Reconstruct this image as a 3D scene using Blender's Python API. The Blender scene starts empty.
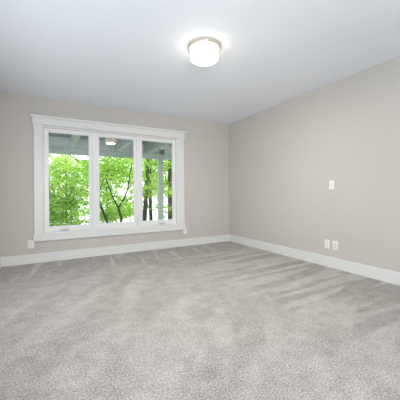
import bpy, bmesh, math, random
from mathutils import Vector, Matrix

scene = bpy.context.scene
col = scene.collection

# ------------------------------------------------------------------ camera
# room frame: origin in the far corner at floor level, X along the window wall (room is x<0),
# Y outwards through the window wall (room is y<0), Z up.
CAM = Vector((-3.231, -4.599, 0.9985))
YAW, ROLL, FPX, CY = 0.5035, -0.009, 266.96, 193.535
fw = Vector((math.sin(YAW), math.cos(YAW), 0))
rt = Vector((math.cos(YAW), -math.sin(YAW), 0))
up = Vector((0, 0, 1))
R3 = rt * math.cos(ROLL) + up * math.sin(ROLL)
U3 = up * math.cos(ROLL) - rt * math.sin(ROLL)
cam_data = bpy.data.cameras.new('camera')
cam_data.sensor_width = 36
cam_data.lens = FPX / 400 * 36
cam_data.shift_y = -(200 - CY) / 400
cam_data.clip_start = 0.05
cam = bpy.data.objects.new('camera', cam_data)
col.objects.link(cam)
mw = Matrix((R3, U3, -fw)).transposed().to_4x4()
mw.translation = CAM
cam.matrix_world = mw
scene.camera = cam

# ------------------------------------------------------------------ world, lights, exposure
world = bpy.data.worlds.new('overcast_sky')
scene.world = world
world.use_nodes = True
bg = world.node_tree.nodes['Background']
bg.inputs[0].default_value = (0.97, 0.985, 1.0, 1)
bg.inputs[1].default_value = 2.4

# added fill lights in two made-up openings outside the frame (left wall, and behind the camera in the front wall)
def area_light(name, loc, rot, sx, sy, energy, color, shape='RECTANGLE'):
    l = bpy.data.lights.new(name, 'AREA')
    l.shape = shape
    l.size, l.size_y = sx, sy
    l.energy = energy
    l.color = color
    o = bpy.data.objects.new(name, l)
    col.objects.link(o)
    o.location = loc
    o.rotation_euler = rot
    return o


COOL = (0.90, 0.955, 1.0)
area_light('left_fill', (-3.905, -1.80, 1.05), (0, -math.pi / 2, 0), 1.5, 1.8, 11, COOL)  # added fill in the left wall opening
area_light('left_fill_up', (-3.905, -3.55, 0.90), (0, -math.pi / 2 - 0.6, 0), 1.1, 1.6, 25, (0.85, 0.935, 1.0))  # added fill in the same opening, tilted up to the ceiling
area_light('front_fill', (-3.62, -7.22, 1.30), (math.pi / 2, 0, 0), 0.44, 2.0, 92, (0.94, 0.975, 1.0))  # added fill at the unseen front wall opening
# added fill aimed at the ceiling, standing in for a bounced flash
area_light('ceiling_bounce_fill', (-2.0, -4.9, 1.5), (math.pi, 0, 0), 0.7, 0.7, 14, COOL, 'DISK')
# added fill spot beside the camera, a soft narrow beam to brighten the far corner
fl = bpy.data.lights.new('corner_fill_spot', 'SPOT')
fl.energy = 130
fl.spot_size = math.radians(54)
fl.spot_blend = 1.0
fl.shadow_soft_size = 0.15
fl.color = (1.0, 0.96, 0.90)
flo = bpy.data.objects.new('corner_fill_spot', fl)
col.objects.link(flo)
flo.location = (-3.48, -4.75, 1.35)
flo.rotation_euler = (Vector((0.0, -0.25, 1.75)) - flo.location).to_track_quat('-Z', 'Y').to_euler()

vs = scene.view_settings
scene.display_settings.display_device = 'sRGB'
vs.view_transform = 'Standard'
vs.look = 'None'
vs.exposure = 0.0
vs.gamma = 1.0
vs.use_curve_mapping = False
scene.cycles.max_bounces = 12
scene.cycles.diffuse_bounces = 8
scene.cycles.transparent_max_bounces = 24
scene.cycles.sample_clamp_indirect = 6
scene.cycles.use_denoising = True


# ------------------------------------------------------------------ material helpers
def new_mat(name):
    m = bpy.data.materials.new(name)
    m.use_nodes = True
    nt = m.node_tree
    return m, nt, nt.nodes['Principled BSDF']


def node(nt, kind, **kw):
    n = nt.nodes.new(kind)
    for k, v in kw.items():
        if isinstance(k, str) and hasattr(n, k):
            setattr(n, k, v)
    return n


def mapped_noise(nt, scale, detail=3, rough=0.55, vec=None, distortion=0.0):
    n = nt.nodes.new('ShaderNodeTexNoise')
    n.inputs['Scale'].default_value = scale
    n.inputs['Detail'].default_value = detail
    n.inputs['Roughness'].default_value = rough
    n.inputs['Distortion'].default_value = distortion
    if vec is None:
        tc = nt.nodes.new('ShaderNodeTexCoord')
        vec = tc.outputs['Object']
    nt.links.new(vec, n.inputs['Vector'])
    return n


def ramp(nt, fac, stops):
    r = nt.nodes.new('ShaderNodeValToRGB')
    e = r.color_ramp.elements
    while len(e) < len(stops):
        e.new(0.5)
    for el, (p, c) in zip(e, stops):
        el.position = p
        el.color = (*c, 1) if len(c) == 3 else c
    nt.links.new(fac, r.inputs['Fac'])
    return r


def paint(name, c, rough=0.55, var=0.02, vscale=2.0, bump=0.0, bscale=120, metallic=0.0, spec=0.5):
    m, nt, p = new_mat(name)
    n = mapped_noise(nt, vscale)
    r = ramp(nt, n.outputs['Fac'], [(0.3, tuple(x * (1 - var) for x in c)), (0.7, tuple(min(1, x * (1 + var)) for x in c))])
    nt.links.new(r.outputs['Color'], p.inputs['Base Color'])
    p.inputs['Roughness'].default_value = rough
    p.inputs['Metallic'].default_value = metallic
    p.inputs['Specular IOR Level'].default_value = spec
    if bump:
        b = mapped_noise(nt, bscale, 2)
        bn = nt.nodes.new('ShaderNodeBump')
        bn.inputs['Strength'].default_value = bump
        bn.inputs['Distance'].default_value = 0.002
        nt.links.new(b.outputs['Fac'], bn.inputs['Height'])
        nt.links.new(bn.outputs['Normal'], p.inputs['Normal'])
    return m


M_WALL = paint('greige_wall_paint', (0.545, 0.52, 0.49), 0.7, 0.012, 0.9, 0.12, 160, spec=0.25)
M_CEIL = paint('white_ceiling_paint', (0.82, 0.855, 0.915), 0.85, 0.012, 1.2, 0.35, 70, spec=0.2)
M_TRIM = paint('white_trim_paint', (0.72, 0.73, 0.72), 0.4, 0.008, 3.0)
M_SASH = paint('white_vinyl_sash', (0.77, 0.78, 0.785), 0.35, 0.006, 3.0)
M_PLATE = paint('white_plastic', (0.82, 0.82, 0.81), 0.35, 0.005, 5.0)
M_SLOT = paint('dark_slot', (0.22, 0.22, 0.22), 0.6)
M_SCREW = paint('white_screw', (0.7, 0.7, 0.69), 0.4)
M_LEVER = paint('grey_metal', (0.55, 0.55, 0.56), 0.35, 0.02, 8.0)
M_NICKEL = paint('brushed_nickel', (0.72, 0.65, 0.54), 0.22, 0.03, 20, metallic=1.0)
M_DECK = paint('sage_deck_paint', (0.37, 0.47, 0.42), 0.7, 0.06, 6, 0.3, 40)
M_DECKBOARD = paint('grey_deck_boards', (0.22, 0.27, 0.25), 0.8, 0.10, 5, 0.3, 40)
M_FASCIA = paint('pale_fascia_paint', (0.82, 0.89, 0.90), 0.7, 0.05, 6)
M_CONDUIT = paint('grey_conduit', (0.25, 0.30, 0.28), 0.5)
M_BRACKET = paint('dark_bracket', (0.12, 0.15, 0.15), 0.5)
M_SIDING = paint('pale_siding', (0.55, 0.55, 0.52), 0.7)
M_CONC = paint('patio_concrete', (0.55, 0.54, 0.51), 0.9, 0.1, 5, 0.4, 60)
M_SOIL = paint('forest_floor', (0.16, 0.22, 0.07), 0.95, 0.3, 3, 0.5, 30)
M_BARK = paint('dark_bark', (0.032, 0.036, 0.03), 0.9, 0.35, 14, 0.6, 40)

# glass: clear pane with a true Fresnel reflection
M_GLASS, nt, p = new_mat('window_glass')
nt.nodes.remove(p)
out = nt.nodes['Material Output']
tr = nt.nodes.new('ShaderNodeBsdfTransparent')
tr.inputs[0].default_value = (0.97, 0.985, 0.975, 1)
gl = nt.nodes.new('ShaderNodeBsdfGlossy')
gl.inputs['Roughness'].default_value = 0.0
fr = nt.nodes.new('ShaderNodeFresnel')
fr.inputs['IOR'].default_value = 1.55
mx = nt.nodes.new('ShaderNodeMixShader')
nt.links.new(fr.outputs[0], mx.inputs[0])
nt.links.new(tr.outputs[0], mx.inputs[1])
nt.links.new(gl.outputs[0], mx.inputs[2])
nt.links.new(mx.outputs[0], out.inputs[0])

# lamp shade: opal glass, lit from inside
M_OPAL, nt, p = new_mat('lit_opal_glass')
n = mapped_noise(nt, 6)
r = ramp(nt, n.outputs['Fac'], [(0.3, (0.95, 0.93, 0.88)), (0.7, (0.97, 0.95, 0.9))])
nt.links.new(r.outputs['Color'], p.inputs['Base Color'])
p.inputs['Roughness'].default_value = 0.25
p.inputs['Emission Color'].default_value = (1.0, 0.88, 0.68, 1)
p.inputs['Emission Strength'].default_value = 4.5

# leaves: diffuse + translucent, tint per leaf
M_LEAF, nt, p = new_mat('maple_leaf')
nt.nodes.remove(p)
out = nt.nodes['Material Output']
at_ = nt.nodes.new('ShaderNodeAttribute')
at_.attribute_name = 'leaf_tint'
r = ramp(nt, at_.outputs['Fac'], [(0.0, (0.05, 0.16, 0.02)), (0.45, (0.29, 0.57, 0.045)), (1.0, (0.63, 0.88, 0.17))])
df = nt.nodes.new('ShaderNodeBsdfDiffuse')
tl = nt.nodes.new('ShaderNodeBsdfTranslucent')
nt.links.new(r.outputs['Color'], df.inputs['Color'])
nt.links.new(r.outputs['Color'], tl.inputs['Color'])
mx = nt.nodes.new('ShaderNodeAddShader')
ms = nt.nodes.new('ShaderNodeMixShader')
ms.inputs[0].default_value = 0.5
nt.links.new(df.outputs[0], ms.inputs[1])
nt.links.new(tl.outputs[0], ms.inputs[2])
nt.links.new(ms.outputs[0], out.inputs[0])
nt.nodes.remove(mx)


# carpet: fine pile speckle, soft mottling and brushed vacuum tracks (nap laid two ways)
def carpet():
    m, nt, p = new_mat('grey_cut_pile_carpet')
    L = nt.links.new
    tc = nt.nodes.new('ShaderNodeTexCoord')
    obj_ = tc.outputs['Object']

    def math_(op, a, b=None, c=None, clamp=False):
        n = nt.nodes.new('ShaderNodeMath')
        n.operation = op
        n.use_clamp = clamp
        for i, v in enumerate((a, b, c)):
            if v is None:
                continue
            if isinstance(v, (int, float)):
                n.inputs[i].default_value = v
            else:
                L(v, n.inputs[i])
        return n.outputs[0]

    def mapping(rot, scl, loc=(0, 0, 0), src=None):
        n = nt.nodes.new('ShaderNodeMapping')
        n.vector_type = 'TEXTURE'
        n.inputs['Rotation'].default_value = (0, 0, rot)
        n.inputs['Scale'].default_value = scl
        n.inputs['Location'].default_value = loc
        L(src or obj_, n.inputs['Vector'])
        return n.outputs['Vector']

    def warp(amount, scale):
        n = mapped_noise(nt, scale, 2, 0.5, obj_)
        s = nt.nodes.new('ShaderNodeVectorMath'); s.operation = 'SUBTRACT'
        L(n.outputs['Color'], s.inputs[0]); s.inputs[1].default_value = (0.5, 0.5, 0.5)
        k = nt.nodes.new('ShaderNodeVectorMath'); k.operation = 'SCALE'
        L(s.outputs[0], k.inputs[0]); k.inputs['Scale'].default_value = amount
        a = nt.nodes.new('ShaderNodeVectorMath'); a.operation = 'ADD'
        L(obj_, a.inputs[0]); L(k.outputs[0], a.inputs[1])
        return a.outputs[0]

    def streak(rot, scl, loc, src, lo, hi):
        n = mapped_noise(nt, 1.0, 1.0, 0.4, mapping(rot, scl, loc, src))
        m_ = nt.nodes.new('ShaderNodeMapRange')
        m_.interpolation_type = 'SMOOTHSTEP'
        m_.inputs['From Min'].default_value = lo
        m_.inputs['From Max'].default_value = hi
        L(n.outputs['Fac'], m_.inputs['Value'])
        return m_.outputs[0]

    def add(acc, fac, w, mean=0.5):
        return math_('MULTIPLY_ADD', math_('SUBTRACT', fac, mean), w, acc)

    w = warp(0.25, 0.9)
    w2 = warp(0.06, 3.0)
    sep = nt.nodes.new('ShaderNodeSeparateXYZ')
    L(obj_, sep.inputs[0])
    near_win = math_('MULTIPLY_ADD', sep.outputs['Y'], 2.6, 2.6, clamp=True)          # last 0.8 m to the window wall
    not_win = math_('SUBTRACT', 1.0, near_win)
    right = math_('MULTIPLY', math_('MULTIPLY_ADD', sep.outputs['X'], 1.1, 2.1, clamp=True), not_win)
    left_ = math_('MULTIPLY', math_('SUBTRACT', 1.0, right), not_win)
    t_right = math_('MULTIPLY', math_('SUBTRACT', streak(math.radians(4), (1.4, 0.155, 1), (0.3, 0.1, 0), w, 0.46, 0.54), 0.5), right)
    t_mid = math_('MULTIPLY', math_('SUBTRACT', streak(math.radians(58), (1.0, 0.30, 1), (0.6, 0.2, 0), w, 0.43, 0.57), 0.5), left_)
    t_win = math_('MULTIPLY', math_('SUBTRACT', streak(math.radians(83), (1.4, 0.11, 1), (0.13, 0.4, 0), w2, 0.56, 0.68), 0.25), near_win)
    big = mapped_noise(nt, 1.3, 3, 0.6, obj_).outputs['Fac']
    mot = mapped_noise(nt, 8.0, 4, 0.7, obj_).outputs['Fac']
    pile = mapped_noise(nt, 95.0, 3, 0.85, obj_).outputs['Fac']
    fine = mapped_noise(nt, 260.0, 1, 0.6, obj_).outputs['Fac']
    fac = math_('MULTIPLY_ADD', t_right, 0.19, 0.5)
    fac = math_('MULTIPLY_ADD', t_mid, 0.10, fac)
    fac = math_('MULTIPLY_ADD', t_win, 0.20, fac)
    fac = add(fac, big, 0.24)
    fac = add(fac, mot, 0.62)
    fac = add(fac, pile, 2.5)
    fac = add(fac, fine, 0.9)
    r = ramp(nt, fac, [(0.0, (0.14, 0.129, 0.119)), (0.5, (0.428, 0.406, 0.382)), (1.0, (0.76, 0.74, 0.72))])
    L(r.outputs['Color'], p.inputs['Base Color'])
    p.inputs['Roughness'].default_value = 1.0
    p.inputs['Specular IOR Level'].default_value = 0.05
    p.inputs['Sheen Weight'].default_value = 0.15
    bn = nt.nodes.new('ShaderNodeBump')
    bn.inputs['Strength'].default_value = 0.6
    bn.inputs['Distance'].default_value = 0.012
    h = math_('ADD', math_('MULTIPLY', pile, 1.0), math_('MULTIPLY', fine, 0.5))
    L(h, bn.inputs['Height'])
    L(bn.outputs['Normal'], p.inputs['Normal'])
    return m


M_CARPET = carpet()


# ------------------------------------------------------------------ mesh helpers
def add_box(bm, x0, x1, y0, y1, z0, z1, bevel=0.0, seg=2):
    r = bmesh.ops.create_cube(bm, size=1)
    vs_ = r['verts']
    for v in vs_:
        v.co = Vector((x0 + (v.co.x + 0.5) * (x1 - x0), y0 + (v.co.y + 0.5) * (y1 - y0), z0 + (v.co.z + 0.5) * (z1 - z0)))
    if bevel:
        es = list({e for v in vs_ for e in v.link_edges})
        bmesh.ops.bevel(bm, geom=es, offset=bevel, segments=seg, affect='EDGES', profile=0.5)
    return bm


def box(x0, x1, y0, y1, z0, z1, bevel=0.0, seg=2):
    return add_box(bmesh.new(), x0, x1, y0, y1, z0, z1, bevel, seg)


def lathe(profile, seg=48, bm=None):
    bm = bm or bmesh.new()
    rings = []
    for (r, z) in profile:
        if r < 1e-6:
            rings.append([bm.verts.new((0, 0, z))])
        else:
            rings.append([bm.verts.new((r * math.cos(2 * math.pi * k / seg), r * math.sin(2 * math.pi * k / seg), z)) for k in range(seg)])
    for a, b in zip(rings, rings[1:]):
        for k in range(seg):
            k2 = (k + 1) % seg
            if len(a) == 1 and len(b) == 1:
                continue
            if len(a) == 1:
                bm.faces.new((a[0], b[k2], b[k]))
            elif len(b) == 1:
                bm.faces.new((a[k], a[k2], b[0]))
            else:
                bm.faces.new((a[k], a[k2], b[k2], b[k]))
    bmesh.ops.recalc_face_normals(bm, faces=bm.faces)
    return bm


def tube(bm, pts, radii, seg=9):
    pts = [Vector(q) for q in pts]
    rings = []
    for i, q in enumerate(pts):
        d = (pts[min(i + 1, len(pts) - 1)] - pts[max(i - 1, 0)]).normalized()
        ref = Vector((1, 0, 0)) if abs(d.x) < 0.8 else Vector((0, 1, 0))
        a = d.cross(ref).normalized()
        b = d.cross(a)
        rings.append([bm.verts.new(q + (a * math.cos(t) + b * math.sin(t)) * radii[i]) for t in (2 * math.pi * k / seg for k in range(seg))])
    for a, b in zip(rings, rings[1:]):
        for k in range(seg):
            bm.faces.new((a[k], a[(k + 1) % seg], b[(k + 1) % seg], b[k]))
    bm.faces.new(rings[0][::-1])
    bm.faces.new(rings[-1])


def obj(name, bm, mat, parent=None, smooth=False, loc=None):
    me = bpy.data.meshes.new(name)
    bmesh.ops.recalc_face_normals(bm, faces=bm.faces)
    bm.to_mesh(me)
    bm.free()
    me.materials.append(mat)
    if smooth:
        for f in me.polygons:
            f.use_smooth = True
    o = bpy.data.objects.new(name, me)
    col.objects.link(o)
    if parent:
        o.parent = parent
    if loc:
        o.location = loc
    return o


def struct(name, bm, mat, parent=None):
    o = obj(name, bm, mat, parent)
    if parent is None:
        o['kind'] = 'structure'
    return o


def thing(name, label, cat, loc=(0, 0, 0), rotz=0.0, group=None):
    o = bpy.data.objects.new(name, None)
    o.empty_display_size = 0.1
    col.objects.link(o)
    o.location = loc
    o.rotation_euler = (0, 0, rotz)
    o['label'] = label
    o['category'] = cat
    if group:
        o['group'] = group
    return o


# ------------------------------------------------------------------ room shell
XL, YF, H, T = -3.885, -7.2, 2.44, 0.16
WX0, WX1, WZ0, WZ1 = -3.375, -1.145, 0.41, 2.045       # window opening

struct('floor', box(XL - 1.6, T, YF - T, T, -0.12, 0.0), M_CARPET)
struct('ceiling', box(XL - 1.6, T, YF - T, T, H, H + 0.12), M_CEIL)
struct('wall_right', box(0, T, YF, T, 0, H), M_WALL)
bm = box(XL - T, WX0, 0, T, 0, H)
add_box(bm, WX1, 0, 0, T, 0, H)
add_box(bm, WX0, WX1, 0, T, 0, WZ0)
add_box(bm, WX0, WX1, 0, T, WZ1, H)
struct('wall_back', bm, M_WALL)
LY0, LY1, LZ1 = -4.45, -0.80, 2.10                       # wide opening made up in the left wall for the fill lights, out of frame
bm = box(XL - T, XL, LY1, 0, 0, H)
add_box(bm, XL - T, XL, YF, LY0, 0, H)
add_box(bm, XL - T, XL, LY0, LY1, LZ1, H)
struct('wall_left', bm, M_WALL)
bm = box(XL - 1.6, XL - 1.5, LY0 - 0.2, LY1 + 0.2, 0, H)   # unseen box added behind that opening, closed to the sky
add_box(bm, XL - 1.6, XL - T, LY0 - 0.3, LY0 - 0.2, 0, H)
add_box(bm, XL - 1.6, XL - T, LY1 + 0.2, LY1 + 0.3, 0, H)
struct('wall_fill_box', bm, M_WALL)
FX0, FX1, FZ0, FZ1 = -3.84, -3.40, 0.30, 2.30           # slim unseen opening added in the front wall for the fill light, behind the camera
bm = box(XL - T, FX0, YF - T, YF, 0, H)
add_box(bm, FX1, 0, YF - T, YF, 0, H)
add_box(bm, FX0, FX1, YF - T, YF, 0, FZ0)
add_box(bm, FX0, FX1, YF - T, YF, FZ1, H)
struct('wall_front', bm, M_WALL)

BH, BT = 0.139, 0.016


def baseboard(name, x0, x1, y0, y1):
    struct(name, box(x0, x1, y0, y1, 0, BH, 0.003, 2), M_TRIM)


baseboard('baseboard_back', XL, 0, -BT, 0)
baseboard('baseboard_right', -BT, 0, YF, -BT)
baseboard('baseboard_left', XL, XL + BT, LY1, -BT)

# ------------------------------------------------------------------ window
win = bpy.data.objects.new('window_1', None)
col.objects.link(win)
win.location = (-2.26, 0, 0.32)
win['kind'] = 'structure'
WOFF = Vector((2.26, 0, -0.32))


def wpart(name, bm, mat, parent=None, smooth=False):
    bm.transform(Matrix.Translation(WOFF))
    return obj(name, bm, mat, parent or win, smooth)


wpart('side_casing', box(-3.472, -3.362, -0.019, 0, 0.415, 2.037, 0.002), M_TRIM)
wpart('side_casing', box(-1.158, -1.046, -0.019, 0, 0.415, 2.037, 0.002), M_TRIM)
wpart('header_board', box(-3.486, -1.032, -0.026, 0, 2.037, 2.140, 0.002), M_TRIM)
wpart('header_cap', box(-3.508, -0.990, -0.048, 0, 2.140, 2.174, 0.004), M_TRIM)
wpart('apron', box(-3.486, -1.040, -0.030, 0, 0.318, 0.418, 0.003), M_TRIM)
bm = box(-3.372, -3.350, 0, T, 0.42, 2.035, 0.001)
add_box(bm, -1.198, -1.148, 0, T, 0.42, 2.035, 0.001)
add_box(bm, -3.350, -1.198, 0, T, 2.012, 2.035, 0.001)
add_box(bm, -3.350, -1.198, 0, T, 0.415, 0.436, 0.001)
wpart('jamb', bm, M_TRIM)
wpart('mullion', box(-2.664, -2.620, 0.022, 0.125, 0.436, 2.012, 0.004), M_SASH)
wpart('mullion', box(-1.939, -1.882, 0.022, 0.125, 0.436, 2.012, 0.004), M_SASH)
SZ0, SZ1, GZ0, GZ1 = 0.436, 2.012, 0.513, 1.958
for x0, x1, g0, g1, kind in ((-3.350, -2.664, -3.288, -2.712, 'crank'), (-2.620, -1.939, -2.564, -1.982, 'fixed'), (-1.882, -1.198, -1.840, -1.248, 'crank')):
    Y0, Y1 = 0.045, 0.10
    bm = box(x0, g0, Y0, Y1, SZ0, SZ1, 0.003)
    add_box(bm, g1, x1, Y0, Y1, SZ0, SZ1, 0.003)
    add_box(bm, g0 - 0.002, g1 + 0.002, Y0, Y1, SZ0, GZ0, 0.003)
    add_box(bm, g0 - 0.002, g1 + 0.002, Y0, Y1, GZ1, SZ1, 0.003)
    # glazing bead step round the glass
    for a in ((g0, g0 + 0.006, GZ0, GZ1), (g1 - 0.006, g1, GZ0, GZ1), (g0, g1, GZ0, GZ0 + 0.006), (g0, g1, GZ1 - 0.006, GZ1)):
        add_box(bm, a[0], a[1], 0.055, 0.09, a[2], a[3])
    sash = wpart('sash', bm, M_SASH)
    pb = box(g0, g1, 0.070, 0.074, GZ0, GZ1)
    # a single sheet carries both Fresnel surfaces: front and back face
    wpart('pane', pb, M_GLASS, sash)
    if kind == 'crank':
        cx = -3.06 if x0 < -3 else -1.47
        hb = box(cx - 0.035, cx + 0.035, 0.018, 0.050, 0.440, 0.462, 0.006)
        add_box(hb, cx - 0.075, cx + 0.05, 0.012, 0.024, 0.462, 0.472, 0.004)
        add_box(hb, cx - 0.085, cx - 0.065, 0.004, 0.022, 0.455, 0.475, 0.006)
        wpart('crank_handle', hb, M_LEVER, sash)
        lb = box(x1 - 0.040, x1 - 0.022, 0.034, 0.047, 0.58, 0.66, 0.004)
        add_box(lb, x1 - 0.037, x1 - 0.025, 0.018, 0.036, 0.60, 0.616, 0.003)
        wpart('lock_lever', lb, M_PLATE, sash)

# ------------------------------------------------------------------ ceiling lamp
lamp = thing('ceiling_light', 'round flush-mount ceiling light with lit opal drum and nickel ring', 'ceiling light', (-1.921, -2.335, 2.44))
obj('base_ring', lathe([(0, 0), (0.155, 0), (0.158, -0.004), (0.158, -0.030), (0.154, -0.035), (0.143, -0.035), (0.140, -0.030), (0, -0.030)], 64), M_NICKEL, lamp, True)
prof = [(0.0, -0.031), (0.137, -0.031), (0.137, -0.118)]
for k in range(1, 9):
    a = k / 8 * math.pi / 2
    prof.append((0.119 + 0.018 * math.cos(a), -0.118 - 0.018 * math.sin(a)))
prof.append((0, -0.138))
obj('glass_shade', lathe(prof, 64), M_OPAL, lamp, True)

ll = bpy.data.lights.new('lamp_light', 'AREA')           # the lamp's downward light, a disk added just under the closed shade
ll.shape = 'DISK'
ll.size = 0.24
ll.energy = 28
ll.color = (1.0, 0.92, 0.80)
llo = bpy.data.objects.new('lamp_light', ll)
col.objects.link(llo)
llo.parent = lamp
llo.location = (0, 0, -0.143)

# ------------------------------------------------------------------ outlets and switch (built facing -Y, base at the plate centre)
def plate_bm():
    return box(-0.036, 0.036, -0.0065, 0, -0.059, 0.059, 0.0025, 2)


def screw(parent, z):
    b = lathe([(0, -0.001), (0.0035, -0.001), (0.003, 0.0012), (0, 0.0015)], 12)
    b.transform(Matrix.Translation((0, -0.007, z)) @ Matrix.Rotation(math.pi / 2, 4, 'X'))
    obj('screw', b, M_SCREW, parent)


def wall_outlet(label, loc, rotz, group=None):
    t = thing('wall_outlet', label, 'outlet', loc, rotz, group)
    pl = obj('cover_plate', plate_bm(), M_PLATE, t)
    for s in (1, -1):
        zc = 0.0195 * s
        f = obj('receptacle', box(-0.0165, 0.0165, -0.0095, -0.0065, zc - 0.014, zc + 0.014, 0.004, 3), M_TRIM, t)
        sl = box(-0.0075, -0.0055, -0.0099, -0.009, zc - 0.002, zc + 0.007)
        add_box(sl, 0.0055, 0.0075, -0.0099, -0.009, zc - 0.001, zc + 0.006)
        add_box(sl, -0.0022, 0.0022, -0.0099, -0.009, zc - 0.010, zc - 0.006)
        obj('slot', sl, M_SLOT, f)
    screw(t, 0.0)
    return t


def light_switch(label, loc, rotz):
    t = thing('light_switch', label, 'light switch', loc, rotz)
    obj('cover_plate', plate_bm(), M_PLATE, t)
    b = box(-0.0165, 0.0165, -0.0105, -0.0065, -0.033, 0.033, 0.0015)
    for v in b.verts:                                    # rocker tips slightly
        if v.co.y < -0.009:
            v.co.y += 0.0022 * (v.co.z / 0.033)
    obj('rocker', b, M_TRIM, t)
    screw(t, 0.048)
    screw(t, -0.048)
    return t


wall_outlet('white outlet on the window wall below the lower left corner of the window', (-3.516, 0, 0.281), 0)
wall_outlet('white outlet on the window wall below the lower right corner of the window', (-1.030, 0, 0.292), 0)
RW = -math.pi / 2                                        # on the right wall the plate faces -X
wall_outlet('left one of two white outlets side by side on the right wall', (0, -2.273, 0.304), RW, 'pair of outlets on the right wall')
wall_outlet('right one of two white outlets side by side on the right wall', (0, -2.393, 0.304), RW, 'pair of outlets on the right wall')
light_switch('white rocker light switch alone on the right wall above the outlets', (0, -2.347, 1.096), RW)

# ------------------------------------------------------------------ outside: patio, slope, deck overhead
struct('ground', box(-9, 8, T, 3.6, -0.25, -0.12), M_CONC)


def ground_z(y):
    return -0.12 - max(0, y - 3.6) * 0.36


bm = bmesh.new()
g = bmesh.ops.create_grid(bm, x_segments=40, y_segments=40, size=1)
rnd = random.Random(4)
for v in bm.verts:
    x, y = v.co.x * 24, 3.6 + (v.co.y + 1) / 2 * 26
    v.co = Vector((x, y, ground_z(y) - 0.02 + (rnd.uniform(-0.12, 0.12) if y > 4.5 else -0.05)))
o = struct('ground_slope', bm, M_SOIL)

BY = 2.6
deck = thing('deck', 'sage painted wooden deck overhead outside the window, with beam and post', 'deck', (-0.553, BY, -0.12))
DOFF = Vector((0.553, -BY, 0.12))


def dpart(name, bm, mat, parent=None, smooth=False):
    bm.transform(Matrix.Translation(DOFF))
    return obj(name, bm, mat, parent or deck, smooth)


for x in (-5.0, -3.9, -2.80, -1.74, -0.93, 0.12, 1.2, 2.3):
    dpart('joist', box(x - 0.045, x + 0.045, T + 0.01, 2.70, 2.118, 2.40, 0.004), M_DECK)
bb = bmesh.new()
y = T + 0.01
while y < 2.75:
    add_box(bb, -6.0, 4.0, y, y + 0.138, 2.402, 2.44)
    y += 0.142
dpart('decking', bb, M_DECKBOARD)
dpart('beam', box(-6.0, 4.0, BY - 0.045, BY + 0.045, 1.975, 2.116, 0.004), M_DECK)
dpart('rim_board', box(-6.0, 4.0, 2.702, 2.745, 2.06, 2.401, 0.004), M_FASCIA)
PX = -0.553
dpart('post', box(PX - 0.068, PX + 0.068, BY - 0.072, BY + 0.072, -0.12, 1.974, 0.006), M_DECK)
bk = box(PX - 0.05, PX + 0.085, BY - 0.075, BY - 0.05, 2.118, 2.25, 0.002)
dpart('post_bracket', bk, M_BRACKET)
for xa, xb in ((-0.085, -0.052), (0.087, 0.115)):
    dpart('blocking', box(PX + xa, PX + xb, BY - 0.10, BY - 0.046, 2.118, 2.27, 0.003), M_DECK)

cb = bmesh.new()
tube(cb, [(-0.505, BY - 0.085, 2.14), (-0.505, BY - 0.085, 2.0), (-0.510, BY - 0.085, 1.9), (-0.525, BY - 0.085, 1.86), (-0.555, BY - 0.085, 1.85)], [0.009] * 5, 8)
dpart('conduit', cb, M_CONDUIT, None, True)


# ------------------------------------------------------------------ trees on the slope
def at(px, py, Y):
    """World point on the vertical plane y=Y seen at photo pixel (px, py)."""
    d = fw + R3 * ((px - 200) / FPX) - U3 * ((py - CY) / FPX)
    return CAM + d * ((Y - CAM.y) / d.y)


def leaf(bm, layer, rnd, c, size, tint, nrm):
    a = rnd.uniform(0, 2 * math.pi)
    n = nrm.normalized()
    u = n.orthogonal().normalized()
    v = n.cross(u)
    d = u * math.cos(a) + v * math.sin(a)
    s = n.cross(d)
    L_, W_ = size, size * rnd.uniform(0.34, 0.48)
    fold = n * (-size * 0.10)
    b = bm.verts.new(c - d * L_ * 0.5)
    t = bm.verts.new(c + d * L_ * 0.5 + fold * 0.8)
    m = bm.verts.new(c + fold * -0.6 + d * 0.02 * L_)
    l1 = bm.verts.new(c + s * W_ - d * 0.06 * L_ + fold)
    r1 = bm.verts.new(c - s * W_ - d * 0.06 * L_ + fold)
    for f in ((b, m, l1), (m, t, l1), (b, r1, m), (m, r1, t)):
        bm.faces.new(f)
    for q in (b, t, m, l1, r1):
        q[layer] = tint


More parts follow.
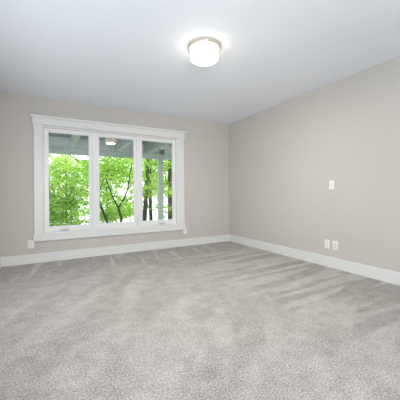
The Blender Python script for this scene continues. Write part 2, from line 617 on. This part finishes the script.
def tree(label, Y, trunk_lines, masses, seed, group='trees beyond the deck'):
    """trunk_lines: [(radius0, radius1, [(px, py, dy), ...])]; masses: [(px, py, rx, ry, depth, sprays, tint0, tint1)]"""
    rnd = random.Random(seed)
    base = None
    tb = bmesh.new()
    for i, (r0, r1, pts) in enumerate(trunk_lines):
        P = [at(px, py, Y + dy) for px, py, dy in pts]
        if i == 0:                                        # root the main stem in the slope
            d = (P[0] - P[1])
            d = d / max(0.2, -d.z) if d.z < 0 else Vector((0, 0, -1))
            gz = ground_z(P[0].y) - 0.1
            k = P[0].z - gz
            foot = P[0] + Vector((d.x * k * 0.5, d.y * k * 0.5, -k))
            P = [foot] + P
            base = Vector((foot.x, foot.y, gz + 0.1))
        # refine with slight natural wobble
        Q = []
        for a, b in zip(P, P[1:]):
            n = max(2, int((b - a).length / 0.25))
            for j in range(n):
                w = Vector((rnd.uniform(-1, 1), rnd.uniform(-1, 1), 0)) * (0.012 if Q else 0)
                Q.append(a.lerp(b, j / n) + w)
        Q.append(P[-1])
        rr = [r0 + (r1 - r0) * j / (len(Q) - 1) for j in range(len(Q))]
        tube(tb, Q, rr, 9)
    t = thing('tree', label, 'tree', base, 0, group)
    off = Matrix.Translation(-base)
    tb.transform(off)
    obj('trunk', tb, M_BARK, t, True)
    fb = bmesh.new()
    layer = fb.verts.layers.float.new('leaf_tint')
    for (px, py, rx, ry, depth, sprays, t0, t1) in masses:
        c = at(px, py, Y)
        dist = (c - CAM).length
        sx, sz = rx * dist / FPX, ry * dist / FPX
        for k in range(int(sprays * (1.8 if px < 92 else 2.4))):
            while True:
                q = Vector((rnd.uniform(-1, 1), rnd.uniform(-1, 1), rnd.uniform(-1, 1)))
                if q.length < 1:
                    break
            sc_ = c + Vector((q.x * sx, q.y * depth, q.z * sz))
            yaw_ = rnd.uniform(0, math.pi * 2)
            droop = rnd.uniform(-0.5, 0.1)
            ax = Vector((math.cos(yaw_), math.sin(yaw_), droop)).normalized()
            sd = Vector((-math.sin(yaw_), math.cos(yaw_), 0))
            ln = rnd.uniform(0.30, 0.65)
            tint = rnd.uniform(t0, t1)
            for j in range(rnd.randint(15, 24)):
                u_ = rnd.uniform(-1, 1)
                w_ = rnd.uniform(-1, 1) * 0.45 * (1 - abs(u_) * 0.6)
                pos = sc_ + ax * (u_ * ln) + sd * (w_ * ln) + Vector((0, 0, rnd.gauss(0, 0.05)))
                nrm = Vector((rnd.gauss(0, 0.55), rnd.gauss(0, 0.55) - 0.35, 1.0))
                leaf(fb, layer, rnd, pos, rnd.uniform(0.07, 0.13) * (0.75 + Y * 0.03), min(1, max(0, tint + rnd.gauss(0, 0.28))), nrm)
    fb.transform(off)
    o = obj('foliage', fb, M_LEAF, t)
    return t


tree('slender tree in the middle pane whose dark trunk forks into two limbs', 5.6,
     [(0.052, 0.042, [(121, 224, 0), (121.5, 217, 0), (118.5, 208, 0)]),
      (0.034, 0.018, [(118.5, 208, 0), (113.5, 199, 0), (109, 187, 0.1), (105, 176, 0.2)]),
      (0.036, 0.014, [(118.5, 208, 0), (124, 199, 0), (127.5, 190, -0.1), (129.5, 176, 0), (133, 160, 0), (135, 148, 0)]),
      (0.020, 0.009, [(127.5, 190, 0), (131.5, 184, 0), (136, 178, 0)])],
     [(118, 158, 22, 9, 0.9, 26, 0.45, 1.0), (135, 190, 6, 12, 0.6, 8, 0.4, 0.9), (104, 170, 6, 8, 0.6, 8, 0.4, 0.9), (122, 176, 10, 6, 0.6, 7, 0.5, 1.0)], 11)
tree('dark trunk leaning left at the lower left of the middle pane', 6.2,
     [(0.052, 0.034, [(108.5, 226, 0), (104, 214, 0), (100, 202, 0), (98.5, 194, 0), (94, 180, 0.1), (91, 166, 0.2)]),
      (0.018, 0.008, [(98.5, 194, 0), (102, 184, 0.1), (103, 172, 0.2)])],
     [(94, 168, 12, 14, 1.0, 20, 0.4, 0.9), (104, 200, 8, 9, 0.9, 9, 0.5, 0.95)], 12)
tree('thin upright sapling stem behind the leaning trunk in the middle pane', 9.0,
     [(0.035, 0.02, [(107.5, 226, 0), (107.5, 205, 0), (106.5, 188, 0), (107, 165, 0), (106, 145, 0)])],
     [(108, 182, 14, 18, 1.4, 34, 0.35, 0.9), (114, 210, 16, 10, 1.2, 26, 0.4, 0.9), (106, 217, 9, 7, 1.0, 16, 0.35, 0.85)], 13)
tree('dark upright trunk nearest the left edge of the right pane', 6.8,
     [(0.105, 0.085, [(144.5, 224, 0), (145.5, 205, 0), (146.5, 185, 0), (147.5, 165, 0), (149, 140, 0)]),
      (0.03, 0.012, [(146.5, 180, 0), (152, 172, -0.2), (158, 168, -0.4)])],
     [(150, 162, 10, 7, 0.9, 12, 0.4, 0.9), (152, 192, 9, 8, 0.9, 9, 0.5, 1.0), (142, 182, 6, 16, 0.8, 10, 0.4, 0.9)], 14)
tree('second dark trunk, between the left edge trunk and the deck post', 8.0,
     [(0.095, 0.075, [(151, 224, 0), (150.5, 205, 0), (149.5, 190, 0), (150, 165, 0), (151, 140, 0)]),
      (0.03, 0.012, [(149.7, 192, 0), (153, 184, 0.2), (157, 176, 0.4)])],
     [(154, 180, 9, 10, 1.0, 14, 0.45, 1.0), (156, 208, 5, 5, 0.8, 4, 0.5, 1.0)], 15)
tree('thick dark trunk in the right pane to the right of the deck post', 6.6,
     [(0.135, 0.115, [(171, 224, 0), (170.5, 200, 0), (170.5, 175, 0), (171.5, 140, 0)]),
      (0.03, 0.012, [(170.6, 190, 0), (166, 180, -0.1), (164, 170, -0.2)])],
     [(168, 164, 8, 8, 0.8, 13, 0.4, 0.95), (166, 190, 5, 12, 0.7, 9, 0.4, 0.95), (168, 210, 5, 6, 0.6, 4, 0.5, 0.95)], 16)
tree('leafy tree filling the left pane with one straight thin trunk', 7.4,
     [(0.032, 0.02, [(66, 232, 0), (66, 205, 0), (66, 180, 0), (65.5, 160, 0), (66, 135, 0)]),
      (0.022, 0.010, [(65.8, 176, 0), (73, 170, 0), (80, 162, 0.1)])],
     [(60, 170, 16, 20, 1.2, 60, 0.4, 1.0), (58, 205, 14, 18, 1.1, 62, 0.2, 0.75), (78, 190, 10, 16, 1.1, 26, 0.4, 0.95)], 17)
tree('dark trunk at the left edge of the left pane', 5.4,
     [(0.065, 0.05, [(46.8, 232, 0), (48.0, 210, 0), (47.6, 190, 0), (46.5, 160, 0), (45.5, 135, 0)]),
      (0.028, 0.010, [(45.6, 138, 0), (58, 145, 0.1), (71, 156, 0.2), (80, 162, 0.3), (90, 170, 0.3)])],
     [(50, 200, 9, 18, 0.8, 18, 0.15, 0.6), (54, 222, 12, 9, 0.8, 22, 0.15, 0.6), (72, 224, 14, 7, 0.9, 16, 0.3, 0.8), (70, 164, 18, 6, 0.7, 8, 0.5, 1.0)], 18)
tree('pale leafy tree far back between the forked trunk and the right pane', 11.2,
     [(0.10, 0.05, [(136, 230, 0), (135, 205, 0), (136, 175, 0), (137, 150, 0)])],
     [(132, 172, 26, 14, 2.0, 60, 0.5, 1.0), (128, 204, 14, 10, 1.8, 20, 0.5, 1.0), (160, 178, 18, 20, 2.0, 62, 0.45, 1.0), (124, 212, 14, 8, 1.5, 22, 0.45, 1.0)], 19)
tree('pale leafy tree far back behind the left pane', 15.5,
     [(0.07, 0.035, [(95, 232, 0), (94.5, 205, 0), (94, 175, 0), (95, 150, 0)])],
     [(74, 176, 26, 20, 2.0, 80, 0.45, 1.0), (60, 210, 18, 16, 1.8, 60, 0.3, 0.8), (82, 206, 12, 14, 1.6, 32, 0.5, 1.0), (100, 178, 16, 20, 1.8, 36, 0.45, 1.0)], 20)
